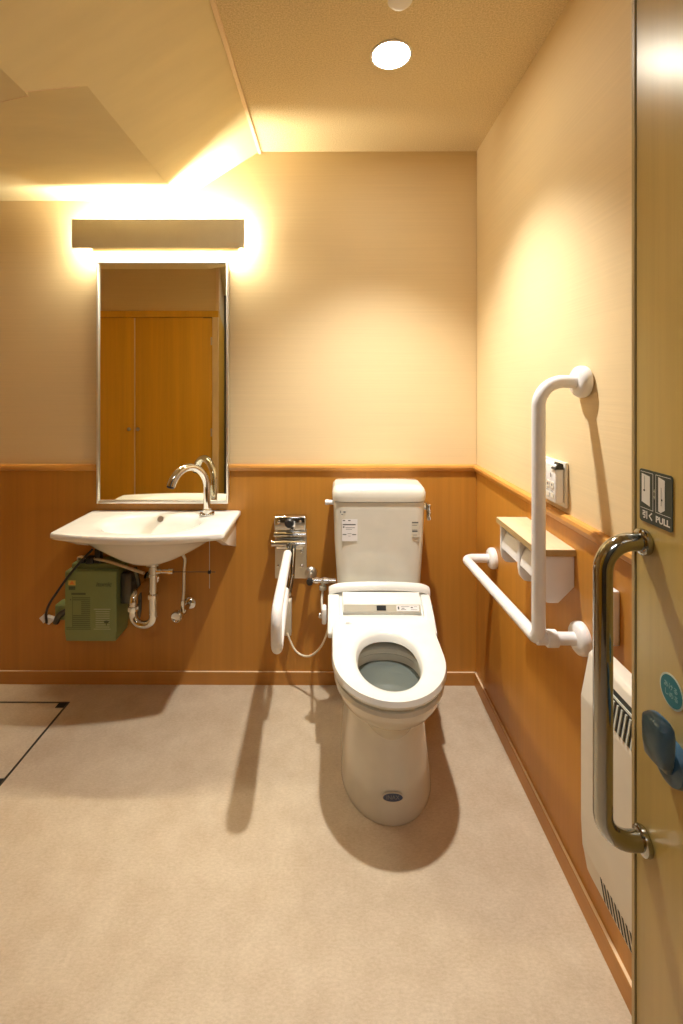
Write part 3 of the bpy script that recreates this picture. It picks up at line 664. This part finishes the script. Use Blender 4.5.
# ------------------------------------------------------------------ remote control on the right wall
rm = thing('remote_control', (XR, 1.32, 1.005), 'white wall-mounted toilet remote control above the paper holder', 'remote control')
box('holder', XR-.006, XR+.003, 1.256, 1.392, 1.005, 1.130, M['heater'], rm, bev=.0015)
box('remote_body', XR-.030, XR-.0065, 1.262, 1.386, 1.016, 1.124, M['white'], rm, bev=.004)
bm = bmesh.new(); aloft(bm, [[(XR-.0335, 1.262, 1.111), (XR-.008, 1.262, 1.111), (XR-.010, 1.262, 1.126), (XR-.022, 1.262, 1.130)], [(XR-.0335, 1.285, 1.111), (XR-.008, 1.285, 1.111), (XR-.010, 1.285, 1.126), (XR-.022, 1.285, 1.130)]])
bmesh.ops.translate(bm, verts=bm.verts, vec=(0, -.0035, 0)); finish('black_latch', bm, M['black'], rm)
F = fr_door(XR-.0302, 1.386, 1.016)
flat('buttons', [rrect(.020+i*.026, .038+i*.026, .040, .058, .004) for i in range(4)] + [rrect(.020+i*.026, .038+i*.026, .014, .026, .003) for i in range(4)], F, M['heater'], rm, .0016)
flat('remote_print', [ell(.029+i*.026, .049, .003, .004, 12) for i in range(4)] + [rc(.023+i*.026, .035+i*.026, .031, .0325) for i in range(4)] + [rc(.098, .102, .070, .082), rc(.030, .070, .085, .087)], F, M['print'], rm, .0003, .0016)
# wall call switch
cs = thing('call_switch', (XR, 1.06, .752), 'white rectangular switch plate on the right wall above the panel heater', 'switch')
box('plate', XR-.016, XR-.0003, 1.026, 1.098, .756, .880, M['white'], cs, bev=.003)
box('rocker', XR-.0195, XR-.0158, 1.044, 1.080, .785, .850, M['white'], cs, bev=.0015)

# ------------------------------------------------------------------ panel heater on the right wall behind the door
ph = thing('panel_heater', (.60, .72, .28), 'cream wall-mounted panel heater behind the open door', 'heater')
hy0, hy1 = .40, 1.004
prof = [(.604, .764), (.572, .764), (.564, .756), (.548, .664), (.548, .390), (.551, .335), (.560, .283), (.568, .266), (.604, .266)]
prism('case', prof, 'y', hy0, hy1, M['heater'], ph, bev=.003)
for a in [(.603, XR-.0003, .50, .54, .32, .72), (.603, XR-.0003, .88, .92, .32, .72)]: box('wall_bracket', *a, M['grille'], ph)
# sloped grille between (.5625,.747) and (.550,.680)
a, bb = Vector((.5610, .739)), Vector((.5495, .673)); dd = (a-bb).normalized(); nrm = Vector((-dd.y, dd.x))
def sl(t, o): p = bb+(a-bb)*t+nrm*o; return (p.x, p.y)
gr = prism('top_grille', [sl(0, -.001), sl(1, -.001), sl(1, .0006), sl(0, .0006)], 'y', hy0+.05, hy1-.055, M['darkgap'], ph)
bm = bmesh.new()
yy = hy0+.06
while yy < hy1-.065:
    pr = [sl(.02, .0004), sl(.72, .0004), sl(.72, .003), sl(.02, .003)]
    aloft(bm, [[(p[0], yy, p[1]) for p in pr], [(p[0], yy+.0040, p[1]) for p in pr]]); yy += .0125
pr = [sl(.80, .0004), sl(.86, .0004), sl(.86, .003), sl(.80, .003)]
aloft(bm, [[(p[0], hy0+.05, p[1]) for p in pr], [(p[0], hy1-.055, p[1]) for p in pr]])
finish('grille_blades', bm, M['grille'], gr)
bm = bmesh.new(); yy = hy0+.05
la, lc = Vector((.5513, .333)), Vector((.5598, .284)); ld = (la-lc).normalized(); ln = Vector((-ld.y, ld.x))
while yy < hy1-.060:
    pr = [lc-ln*.001, la-ln*.001, la+ln*.0005, lc+ln*.0005]
    aloft(bm, [[(p.x, yy, p.y) for p in pr], [(p.x, yy+.0052, p.y) for p in pr]]); yy += .0115
finish('bottom_vents', bm, M['darkgap'], ph)
lathe('end_knob', [(.010, 0), (.010, .003), (.007, .004), (.0065, .002), (.001, .002)], (.580, hy1+.0002, .735), (0, 1, 0), M['black'], ph, 20)

# ------------------------------------------------------------------ floor hatch
fx1, fy0, fy1, fx0 = -1.112, 1.512, 1.925, -1.56
fh = thing('floor_hatch', ((fx0+fx1)/2, (fy0+fy1)/2, 0), 'square floor hatch with dark metal edging at the left', 'floor hatch')
box('cover', fx0+.008, fx1-.008, fy0+.008, fy1-.008, .0002, .0016, M['floor'], fh)
wv2 = .0075
for a in ((fx0, fx1, fy1-wv2, fy1), (fx0, fx1, fy0, fy0+wv2), (fx0, fx0+wv2, fy0+wv2, fy1-wv2), (fx1-wv2, fx1, fy0+wv2, fy1-wv2)):
    box('edge_strip', *a, .0002, .0022, M['alu'], fh)
for sx, sy in ((1, 1), (1, 0), (0, 1), (0, 0)):
    x = fx1-.042 if sx else fx0+wv2; y = fy1-wv2-.028 if sy else fy0+wv2
    box('corner_plate', x, x+.042-wv2, y, y+.028, .0002, .0026, M['darkgap'], fh)
